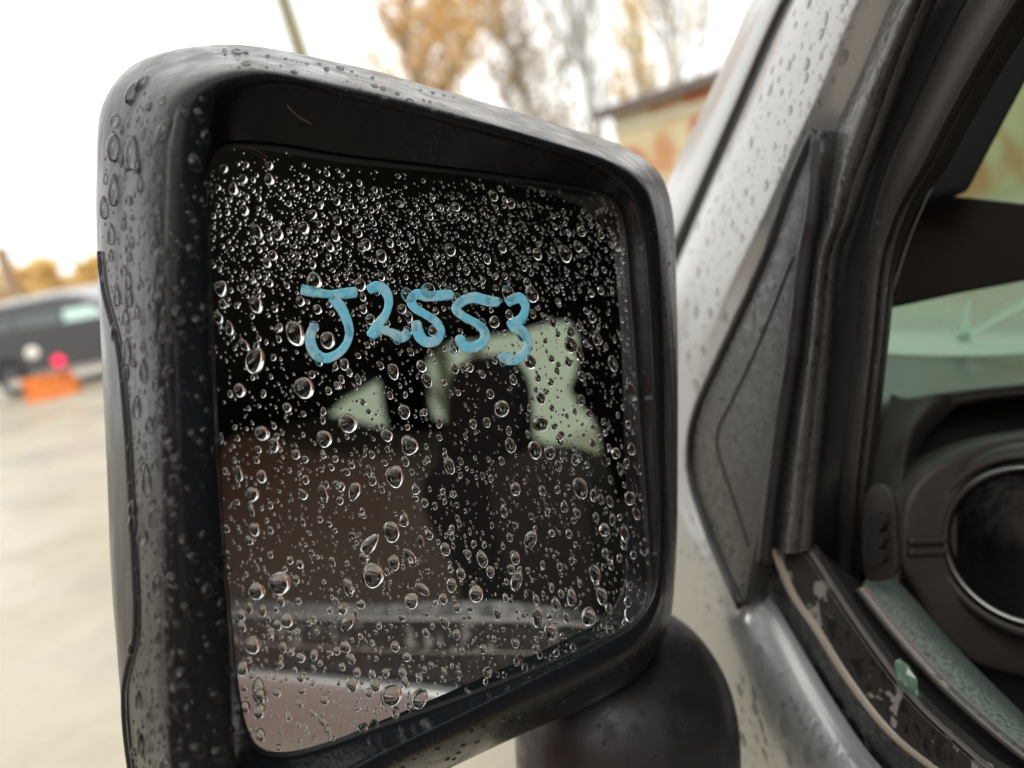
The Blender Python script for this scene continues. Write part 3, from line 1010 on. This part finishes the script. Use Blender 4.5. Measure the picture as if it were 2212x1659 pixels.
for (n, r0, r1, w_top) in ((60, 9.5, 13, .5), (240, 6.5, 9.5, .6), (620, 4.0, 6.5, .9), (2900, 1.3, 3.3, 1.0)):
    k = tries = 0
    while k < n and tries < 90000:
        tries += 1
        x, y = random.uniform(445, 1410), random.uniform(320, 1632)
        if random.random() > dens(x, y) * (w_top if y < 640 else 1.0 if r0 > 4 else .42):
            continue
        r = r0 + (r1 - r0) * random.random() ** 1.6
        if y > 1400 and r0 < 3 and random.random() < .4:
            continue
        if not inside(GPl, x, y) or not pk.free(x, y, r):
            continue
        pk.put(x, y, r)
        el = random.uniform(1.0, 1.25) if y < 700 else random.uniform(1.05, 1.6)
        if random.random() < .06:
            el *= 1.4
        drops.append((x, y, r, el, random.gauss(0, .12)))
        k += 1


for d in list(drops):
    if 5 < d[2] < 13 and random.random() < .16:
        a_ = random.uniform(0, 6.28)
        drops.append((d[0] + math.cos(a_) * d[2] * .9, d[1] + math.sin(a_) * d[2] * 1.05, d[2] * random.uniform(.5, .9), random.uniform(.9, 1.5), random.gauss(0, .5)))


def to_glass(d):
    x, y, r, el, ti = d
    p = MIR(x, y, 0.0)
    dep = np.linalg.norm(p - CAM) * .97
    fs = abs(MNRM @ ((p - CAM) / np.linalg.norm(p - CAM)))
    return (p, MNRM, r * dep / FPX / math.sqrt(max(fs, .4)), el * 1.0, ti)


place_drops(glass, [to_glass(d) for d in drops], 300)


def scatter(bv, parent, poly, n, r0, r1, n_ind, el=(1.0, 1.5), meshes=DOMES, power=2.5, zs=.8, mindot=.12):
    pk2, out, tries = Packer(), [], 0
    xs, ys = [p[0] for p in poly], [p[1] for p in poly]
    while len(out) < n and tries < n * 40:
        tries += 1
        x, y = random.uniform(min(xs), max(xs)), random.uniform(min(ys), max(ys))
        if not inside(poly, x, y):
            continue
        r = r0 + (r1 - r0) * random.random() ** power
        if not pk2.free(x, y, r * 1.1):
            continue
        hh = cast(bv, x, y)
        if hh is None:
            continue
        p, nr = hh
        v = (p - CAM)
        dd = np.linalg.norm(v)
        if abs(nr @ v) / dd < mindot:
            continue
        pk2.put(x, y, r)
        out.append((p, nr, r * dd * .97 / FPX, random.uniform(*el), random.gauss(0, .15)))
    place_drops(parent, out, n_ind, meshes, zs)


def bvh(o):
    me = o.data
    return BVHTree.FromPolygons([tuple(v.co) for v in me.vertices], [tuple(p.vertices) for p in me.polygons])


side_poly = [(225, 300), (300, 170), (365, 230), (352, 400), (352, 600), (370, 1000), (378, 1340), (395, 1659), (285, 1659), (285, 1400), (292, 1340), (275, 950), (245, 720), (214, 560)]
rim_poly = [(368, 300), (400, 215), (470, 200), (452, 320), (450, 400), (455, 600), (470, 1000), (495, 1340), (505, 1659), (395, 1659), (372, 1340), (362, 900), (356, 600)]
scatter(BV_H, housing, side_poly, 430, 2.5, 17, 130, el=(1.1, 2.3), meshes=TALL, zs=.85, power=2.2)
scatter(BV_H, housing, rim_poly, 190, 2.4, 17, 90, el=(1.0, 1.5), power=2.2, zs=1.0, meshes=TALL)
scatter(BV_H, housing, [(480, 105), (750, 145), (1000, 215), (1000, 268), (750, 205), (500, 165)], 110, 2, 11, 40, el=(.7, 1.2), meshes=TALL)
scatter(BV_H, housing, [(1400, 480), (1458, 480), (1460, 1300), (1420, 1300), (1425, 950)], 70, 1.5, 4.5, 10)
scatter(BV_H, housing, [(560, 1780), (850, 1640), (1100, 1520), (1400, 1390), (1400, 1420), (1110, 1580), (900, 1680)], 90, 2, 8, 20, el=(1, 1.8))
scatter(BV_A, arm, [(1240, 1540), (1460, 1370), (1560, 1430), (1580, 1655), (1300, 1655)], 160, 1.5, 5, 10)
BV_P = bvh(pillar)
scatter(BV_P, pillar, [(1712, 0), (1880, 0), (1700, 380), (1560, 700), (1500, 850), (1470, 700), (1490, 505)], 320, 2.5, 13, 90, el=(1.0, 1.5), zs=.42)
scatter(BV_P, pillar, [(1465, 950), (1490, 960), (1600, 1320), (1570, 1430), (1470, 1330)], 60, 2.5, 8, 16, el=(1.1, 1.6), zs=.55)
scatter(bvh(door), door, [(1600, 1340), (1640, 1345), (1840, 1655), (1600, 1655), (1595, 1440)], 140, 3, 26, 80, el=(.9, 1.4), meshes=FLAT, zs=.8, power=1.9)
scatter(bvh(sail), sail, [(1725, 560), (1690, 800), (1640, 1100), (1608, 1280), (1520, 1090), (1510, 900), (1660, 560)], 260, 2, 7, 50, el=(1, 1.8), zs=.6)
scatter(bvh(gs), gs, [(1935, 0), (1995, 0), (1850, 390), (1795, 550), (1740, 1200), (1690, 1200), (1760, 555), (1800, 310)], 120, 2.5, 9, 30, el=(1, 2.2), zs=.6)
scatter(bvh(fs), fs, [(1880, 470), (1940, 470), (1880, 900), (1850, 1200), (1812, 1200), (1850, 742)], 110, 3, 8, 40, el=(1, 1.3))
scatter(bvh(flat), flat, [(1700, 1240), (1780, 1300), (1960, 1520), (2100, 1655), (2020, 1655), (1850, 1470)], 40, 4, 16, 24, el=(.9, 1.8), meshes=FLAT, zs=.45)

# ------------------------------------------------------------------ small loose things
M_shard = mat('green_glass', (.55, .9, .72), .03, trans=.86, ior=1.5)
bm = bmesh.new()
bmesh.ops.create_icosphere(bm, subdivisions=2, radius=1)
rs = np.random.default_rng(5)
for v in bm.verts:
    v.co *= 1 + float(rs.normal(0, .22))
sc = SIDE((1958, 1468), -.024)
for v in bm.verts:
    c = np.array(v.co)
    v.co = Vector(sc + ax_ * (.0060 * c[0] + .003 * c[1]) + ay_ * (.0095 * c[1] + .003 * c[0]) + az_ * .005 * c[2])
me = bpy.data.meshes.new('glass_shard')
bm.to_mesh(me)
bm.free()
me.materials.append(M_shard)
o = bpy.data.objects.new('glass_shard', me)
COL.objects.link(o)
tag(o, 'small green crumb of broken window glass stuck in the door slot', 'glass shard')
tag(tube('thread', [P(2205, 62, .405), P(2140, 172, .41), P(2040, 350, .42), P(1968, 508, .43), P(1930, 625, .435)], .00030, M_thread, seg=6, n=30), 'thin pale thread hanging slantwise across the dark window opening', 'thread')
tag(tube('hair', [MIR(*p, .018) for p in ((620, 228), (640, 248), (672, 268))], .00012, M_hair, seg=6, n=14), 'short straight brown hair on the black frame above the glass', 'hair')
tag(tube('hair', [MIR(*p, .002) for p in ((535, 316), (560, 328), (578, 341))], .00012, M_hair, seg=6, n=14), 'brown hair lying across the top left edge of the mirror glass', 'hair')
tag(tube('hair', [MIR(*p, .012) for p in ((730, 222), (710, 222), (703, 240), (714, 258), (728, 256))], .00012, M_thread, seg=6, n=20), 'curled pale fibre on the black frame over the glass', 'fibre')

# ------------------------------------------------------------------ background: parked car, orange barrier, pole, trees, brick building
def flat_dir(px, d):
    a = ground_at(px, d)
    return a


YD = np.array([0, 1.0, 0])
XD = np.array([1.0, 0, 0])
M_dark = mat('dark_car_paint', (.045, .046, .055), .25, coat=.8, metal=.3)
M_cglass = glass_tint('pale_car_glass', (.55, .68, .62))
M_rimb = mat('bright_alloy', (.75, .74, .72), .25, metal=.9)
o0 = ground_at(40, 13.0)
pc = thing('parked_car', 'dark parked car at the left edge behind the orange barrier', 'car', o0 + XD * 1.3)
XL = XD * .985 + YD * -.17
YL = np.array([-XL[1], XL[0], 0])
body_prof = [(-1.05, .38), (-1.08, .75), (-1.0, 1.02), (-.75, 1.10), (3.45, .98), (3.75, .82), (3.82, .45), (3.6, .30), (-.9, .28)]
rows = []
for y_, s_ in ((0, 0), (.06, .04), (.3, .06), (1.5, .06), (1.74, .04), (1.8, 0)):
    rows.append(np.array([o0 + XL * (x * (1 if s_ else .985)) + YL * y_ + UPW * z for x, z in body_prof]))
V, F = loft(rows, closed_u=True, cap_v=True)
mesh_obj('body', V, F, M_dark, pc, sharp=40)
rows = []
cab = [(-.85, 1.08), (-.5, 1.50), (.1, 1.56), (1.2, 1.55), (1.55, 1.48), (2.45, 1.03)]
for y_, k in ((.05, 0), (.16, .9), (.25, 1), (1.55, 1), (1.64, .9), (1.75, 0)):
    rows.append(np.array([o0 + XL * x + YL * (y_ if z > 1.2 else (.03 if y_ < .9 else 1.77)) + UPW * (z - .05 * (1 - k) * (z > 1.2)) for x, z in cab]))
V, F = loft(rows, cap_v=True)
cabin = mesh_obj('cabin', V, F, M_dark, pc, sharp=40)
for poly in ([(-.55, 1.14), (-.32, 1.42), (.28, 1.46), (.28, 1.12)], [(.36, 1.12), (.36, 1.46), (1.18, 1.45), (1.18, 1.08)], [(1.26, 1.08), (1.26, 1.45), (1.50, 1.42), (2.10, 1.07)]):
    slab('side_window', [o0 + XL * x + YL * (.01 + (z - 1.08) * .16) + UPW * z for x, z in poly], -YL, .02, mat('dark_window', (.12, .14, .14), .1, metal=.5) if poly[0][0] < 1.2 else mat('pale_window', (.5, .66, .6), .1, metal=.8), pc)
for x in (0.0, 2.75):
    wheel('wheel', o0 + XL * x + YL * .1 + UPW * .34, -YL, XL, .34, .2, pc, M_rimb)
MB().box(o0 + XL * .4 + YL * -.03 + UPW * .28, XL * 2.0, YL * .04, UPW * .07).build('sill', mat('grey_sill', (.3, .29, .28), .3), pc)
for y_ in (.3, 1.4):
    MB().box(o0 + XL * -.2 + YL * y_ + UPW * 1.565, XL * 1.4, YL * .05, UPW * .04).build('roof_bar', M_rimb, pc)

M_or = mat('orange_paint', (.72, .2, .035), .5, var=(4, .45, .7, (.5, .12, .02)))
bo = ground_at(64, 11.9)
bt = thing('orange_barrier', 'low orange barrier with a lit red lamp and a white reflector', 'barrier', bo)
bx_, by_ = XD * .97 + YD * .2, np.array([-.2, .97, 0])
prof = [(0, 0), (.30, 0), (.27, .10), (.14, .22), (.10, .30), (.04, .30), (.03, .1)]
rows = []
for x in (0, .03, .36, .66, .72, .76):
    e = .8 if x in (0, .76) else 1.25
    rows.append(np.array([bo + bx_ * x + by_ * (y - .15) * e + UPW * (z * e) for y, z in prof]))
mesh_obj('beam', *loft(rows, closed_u=True, cap_v=True), M_or, bt, sharp=50)


def disc(c, r, dirv, m, name, parent):
    a = np.cross(dirv, UPW)
    a /= np.linalg.norm(a)
    b = np.cross(a, dirv)
    t = np.linspace(0, 2 * math.pi, 24, endpoint=False)
    k = lambda q, z: c + dirv * z + q * (np.cos(t)[:, None] * a + np.sin(t)[:, None] * b)
    return mesh_obj(name, *loft([k(r, -.02), k(r, .01), k(r * .8, .025), k(r * .1, .03)], closed_u=True, cap_v=True), m, parent, sharp=40)


dv = CAM - bo
dv[2] = 0
dv /= np.linalg.norm(dv)
M_redr = mat('red_lamp', (.9, .02, .08), .35)
M_redr.node_tree.nodes['Principled BSDF'].inputs['Emission Color'].default_value = (1, .02, .10, 1)
M_redr.node_tree.nodes['Principled BSDF'].inputs['Emission Strength'].default_value = .9
M_whr = mat('white_reflector', (.95, .94, .9), .3)
for (x, y, r, m, nm) in ((127, 780, .085, M_redr, 'red_lamp'), (70, 762, .09, M_whr, 'white_reflector')):
    c = P(x, y, 11.75)
    disc(c, r, dv, m, nm, bt)
    b = c.copy()
    b[2] = .18
    tube('reflector_post', [b - dv * .03, (b + c) / 2 - dv * .03, c - dv * .03], .018, M_dark, bt, seg=8)

# utility pole
pb_ = ground_at(705, 15)
ptop = P(560, -200, 14.4)
n_ = 30
tt = np.linspace(0, 1, n_)
pole_axis = np.array([P(631, 60, 14.8)[0], P(631, 60, 14.8)[1], 0.0])
lean = P(612, 0, 14.8) - P(648, 110, 14.8)
lean /= lean[2]
mid = P(630, 55, 14.8)
pts = [mid + lean * (z - mid[2]) for z in np.linspace(0.0, 10.5, n_)]
up_ = thing('utility_pole', 'tall plain leaning utility pole rising behind the mirror housing', 'pole', pts[0])
M_pole = mat('weathered_pole', (.23, .215, .13), .8, bump=[(8, .4, .02)])
V, F = tube_vf(np.array(pts), .15, 14, np.linspace(1.15, .8, n_))
mesh_obj('shaft', V, F, M_pole, up_)
cb = pts[-1] - UPW * .6
mbx = MB().box(cb - XD * .7 - YD * .05, XD * 1.4, YD * .1, UPW * .1)
mbx.build('cross_arm', M_pole, up_)


def leaf_mat(name, base, c2):
    m = mat(name, base, .7, var=(.6, .4, .62, c2))
    N, L = m.node_tree.nodes, m.node_tree.links
    t = N.new('ShaderNodeBsdfTranslucent')
    t.inputs['Color'].default_value = (*base, 1)
    x = N.new('ShaderNodeMixShader')
    x.inputs[0].default_value = .5
    L.new(N['Principled BSDF'].outputs[0], x.inputs[1])
    L.new(t.outputs[0], x.inputs[2])
    L.new(x.outputs[0], N['Material Output'].inputs['Surface'])
    return m


def tree(name, label, cat, base, height, spread, levels, leaf_n, leaf_s, leaf_m, bark_m, seed, group=None, trunk_r=.16, first=.18, LJ=.06):
    r_ = random.Random(seed)
    root = thing(name, label, cat, base, group)
    VV, FF = [], []
    tips = []

    def addtube(p, rad, tap, seg):
        v, f = tube_vf(np.array(p), rad, seg, tap)
        k = len(VV)
        VV.extend(list(v))
        FF.extend([tuple(i + k for i in t) for t in f])

    def grow(p, d, length, rad, lev):
        pts = [np.array(p)]
        n = 6
        d = np.array(d) / np.linalg.norm(d)
        for i in range(n):
            d = d + np.array([r_.gauss(0, .10), r_.gauss(0, .10), r_.gauss(.04, .06)])
            d /= np.linalg.norm(d)
            pts.append(pts[-1] + d * length / n)
        addtube(pts, rad, np.linspace(1, .45, n + 1), 7 if lev == 0 else 4)
        if lev >= 1:
            tips.extend([pts[k] for k in range(2, n + 1)])
        if lev < levels:
            m = 9 if lev == 0 else 6
            for j in range(m):
                t = first + (1 - first) * (j + r_.random()) / m if lev == 0 else .25 + .75 * r_.random()
                q = t * n
                a = min(int(q), n - 1)
                pos = pts[a] + (pts[a + 1] - pts[a]) * (q - a)
                az = r_.uniform(0, 6.28)
                el = r_.uniform(.35, 1.0)
                side = np.array([math.cos(az) * math.cos(el), math.sin(az) * math.cos(el), math.sin(el)])
                nd = d * .5 + side * spread
                grow(pos, nd, length * (.55 if lev == 0 else .58) * (1.15 - .6 * t if lev == 0 else 1) * r_.uniform(.7, 1.2), rad * .45, lev + 1)
    grow(base, (r_.gauss(0, .03), r_.gauss(0, .03), 1), height * .8, trunk_r, 0)
    mesh_obj('trunk', VV, FF, bark_m, root)
    if leaf_n:
        LV, LF = [], []
        for _ in range(leaf_n):
            c = tips[r_.randrange(len(tips))] + np.array([r_.gauss(0, .25), r_.gauss(0, .25), r_.gauss(0, .22)]) * height * LJ
            a = np.array([r_.gauss(0, 1), r_.gauss(0, 1), r_.gauss(0, 1)])
            b = np.array([r_.gauss(0, 1), r_.gauss(0, 1), r_.gauss(0, 1)])
            a *= leaf_s * r_.uniform(.6, 1.2) / np.linalg.norm(a)
            b *= leaf_s * r_.uniform(.4, .8) / np.linalg.norm(b)
            k = len(LV)
            LV += [c - a, c - b, c + a, c + b]
            LF.append((k, k + 1, k + 2, k + 3))
        me = bpy.data.meshes.new('crown')
        me.from_pydata([tuple(v) for v in LV], [], LF)
        me.materials.append(leaf_m)
        o = bpy.data.objects.new('crown', me)
        COL.objects.link(o)
        attach(o, root)
    return root


M_bark = mat('grey_bark', (.24, .2, .14), .9)
M_barkg = mat('pale_grey_bark', (.34, .34, .32), .9)
M_leafo = leaf_mat('orange_leaves', (.82, .56, .24), (.72, .52, .26))
M_leafy = leaf_mat('yellow_leaves', (.90, .72, .36), (.82, .62, .28))
TG = 'trees behind the yard'
tree('autumn_tree', 'tall half bare tree with rusty orange leaves above the mirror', 'tree', ground_at(1010, 30), 13.5, 1.2, 3, 5600, .15, M_leafo, M_bark, 3, TG, trunk_r=.16)
tree('autumn_tree', 'lower twiggy brown tree to the right of the rusty tall tree', 'tree', ground_at(1190, 34), 9.5, .9, 3, 2400, .12, leaf_mat('brown_leaves', (.50, .36, .18), (.4, .3, .16)), M_bark, 11, TG, trunk_r=.16)
tree('bare_tree', 'slim leafless grey tree left of the brick building', 'tree', ground_at(1330, 32), 12.5, .35, 3, 200, .1, M_leafy, M_barkg, 5, TG, trunk_r=.16)
tree('bare_tree', 'wide leafless tree behind the brick building roof', 'tree', ground_at(1480, 36), 16, .8, 3, 1500, .14, M_leafo, M_barkg, 8, TG, trunk_r=.2)
tree('shrub', 'small golden leaved tree standing at the brick building eaves', 'tree', ground_at(1430, 28), 7.4, .5, 2, 900, .12, M_leafy, M_bark, 9, TG, trunk_r=.12)
for k, (px, d, hgt, lab) in enumerate(((-60, 42, 3.6, 'golden bush beyond the lot at the left photo edge'), (25, 38, 3.2, 'golden bush right behind the leaning wooden post'), (90, 39, 3.5, 'golden bush beyond the parked car just right of the wooden post'), (150, 38, 3.3, 'golden bush beyond the middle of the parked car roof'), (212, 39, 3.2, 'golden bush beyond the parked car next to the mirror edge'))):
    tree('golden_bush', lab, 'bush', ground_at(px, d), hgt, 1.5, 2, 7000, .17, M_leafy, M_bark, 20 + k % 2, 'golden bushes beyond the lot', trunk_r=.06, first=.05, LJ=.17)
b0 = ground_at(30, 24)
mid = P(12, 575, 24)
pts = [mid + lean * (z - mid[2]) for z in np.linspace(0, 3.4, 8)]
tk = thing('wooden_post', 'brown leaning wooden post at the left edge beyond the parked car', 'post', pts[0])
mesh_obj('shaft', *tube_vf(np.array(pts), .26, 10, np.linspace(1.2, .7, 8)), mat('brown_wood', (.3, .2, .12), .9), tk)

# building with patches of bare brick
M_plaster = mat('cream_plaster', (.58, .50, .33), .9, var=(.8, .48, .60, (.50, .26, .13)), bump=[(4, .3, .02)])
M_brick = mat('red_brick', (.42, .12, .06), .9, var=(1.2, .4, .65, (.5, .2, .09)))
M_roof = mat('dark_roof', (.16, .13, .12), .8)
q0, q1 = ground_at(1305, 24), ground_at(1730, 18.5)
wv = q1 - q0
wv[2] = 0
L_w = np.linalg.norm(wv)
wx = wv / L_w
q0 = q0 + wx * L_w * .17
wy = np.array([-wx[1], wx[0], 0])
zt = P(1450, 226, 22)[2]
bl = thing('brick_building', 'cream plastered building with red brick patches beside the car pillar', 'building', (q0 + q1) / 2)
MB().box(q0, wx * L_w * 1.4, wy * 8, UPW * zt).build('wall', M_plaster, bl)
rf = MB()
V, F = loft([[q0 - wx * .4 - wy * .45 + UPW * (zt + .003), q0 - wx * .4 - wy * .45 + UPW * (zt + .28), q0 - wx * .4 + wy * 4 + UPW * (zt + .85), q0 - wx * .4 + wy * 8.4 + UPW * (zt + .1)],
             [q0 + wx * (L_w * 1.4 + .4) - wy * .45 + UPW * (zt + .003), q0 + wx * (L_w * 1.4 + .4) - wy * .45 + UPW * (zt + .28), q0 + wx * (L_w * 1.4 + .4) + wy * 4 + UPW * (zt + .85), q0 + wx * (L_w * 1.4 + .4) + wy * 8.4 + UPW * (zt + .1)]], cap_v=True)
mesh_obj('roof', V, F, M_roof, bl, smooth=False)


def wallpt(px, py):
    return hitp(CAM, rayw(px, py), q0, wy)


for poly in ([(1335, 322), (1368, 318), (1392, 330), (1400, 360), (1372, 366), (1340, 345)], [(1490, 256), (1540, 240), (1580, 235), (1580, 330), (1520, 330), (1495, 318)], [(1480, 205), (1600, 160), (1600, 190), (1490, 232)]):
    slab('bare_brick_patch', [wallpt(*p) - wy * .02 for p in poly], -wy, .05, M_brick, bl, smooth=False)
MB().box(q0 - wy * .08 + UPW * (zt - .45), wx * L_w * 1.4, wy * .078, UPW * .16).build('cornice', mat('pale_cornice', (.6, .58, .45), .9), bl)

tree('bare_tree', 'leafless tree beyond the far side of the silver car, mirrored in its side windows', 'tree', np.array([10.5, -9.0, 0]), 9, .9, 3, 1500, .12, M_leafy, M_barkg, 31, trunk_r=.2)

# unseen red-brown mass added behind the camera to darken and redden reflections
bb = thing('reflection_blocker', 'added unseen red brown shed left of the photographer mirrored in the wet plastic', 'blocker', (-7, -4, 0))
MB().box((-9.5, -9, 0), XD * 4.5, YD * 10.2, UPW * 3.4).box((-4.998, -9, 0), XD * 6.2, YD * 3.6, UPW * 3.4).build('wall', mat('red_brown_blocker', (.42, .10, .05), .85, var=(1.5, .4, .6, (.2, .07, .045))), bb)
MB().box((-9.8, -9.3, 3.403), XD * 5.1, YD * 10.8, UPW * .25).box((-4.698, -9.3, 3.403), XD * 6.2, YD * 4.2, UPW * .25).build('roof', M_roof, bb)
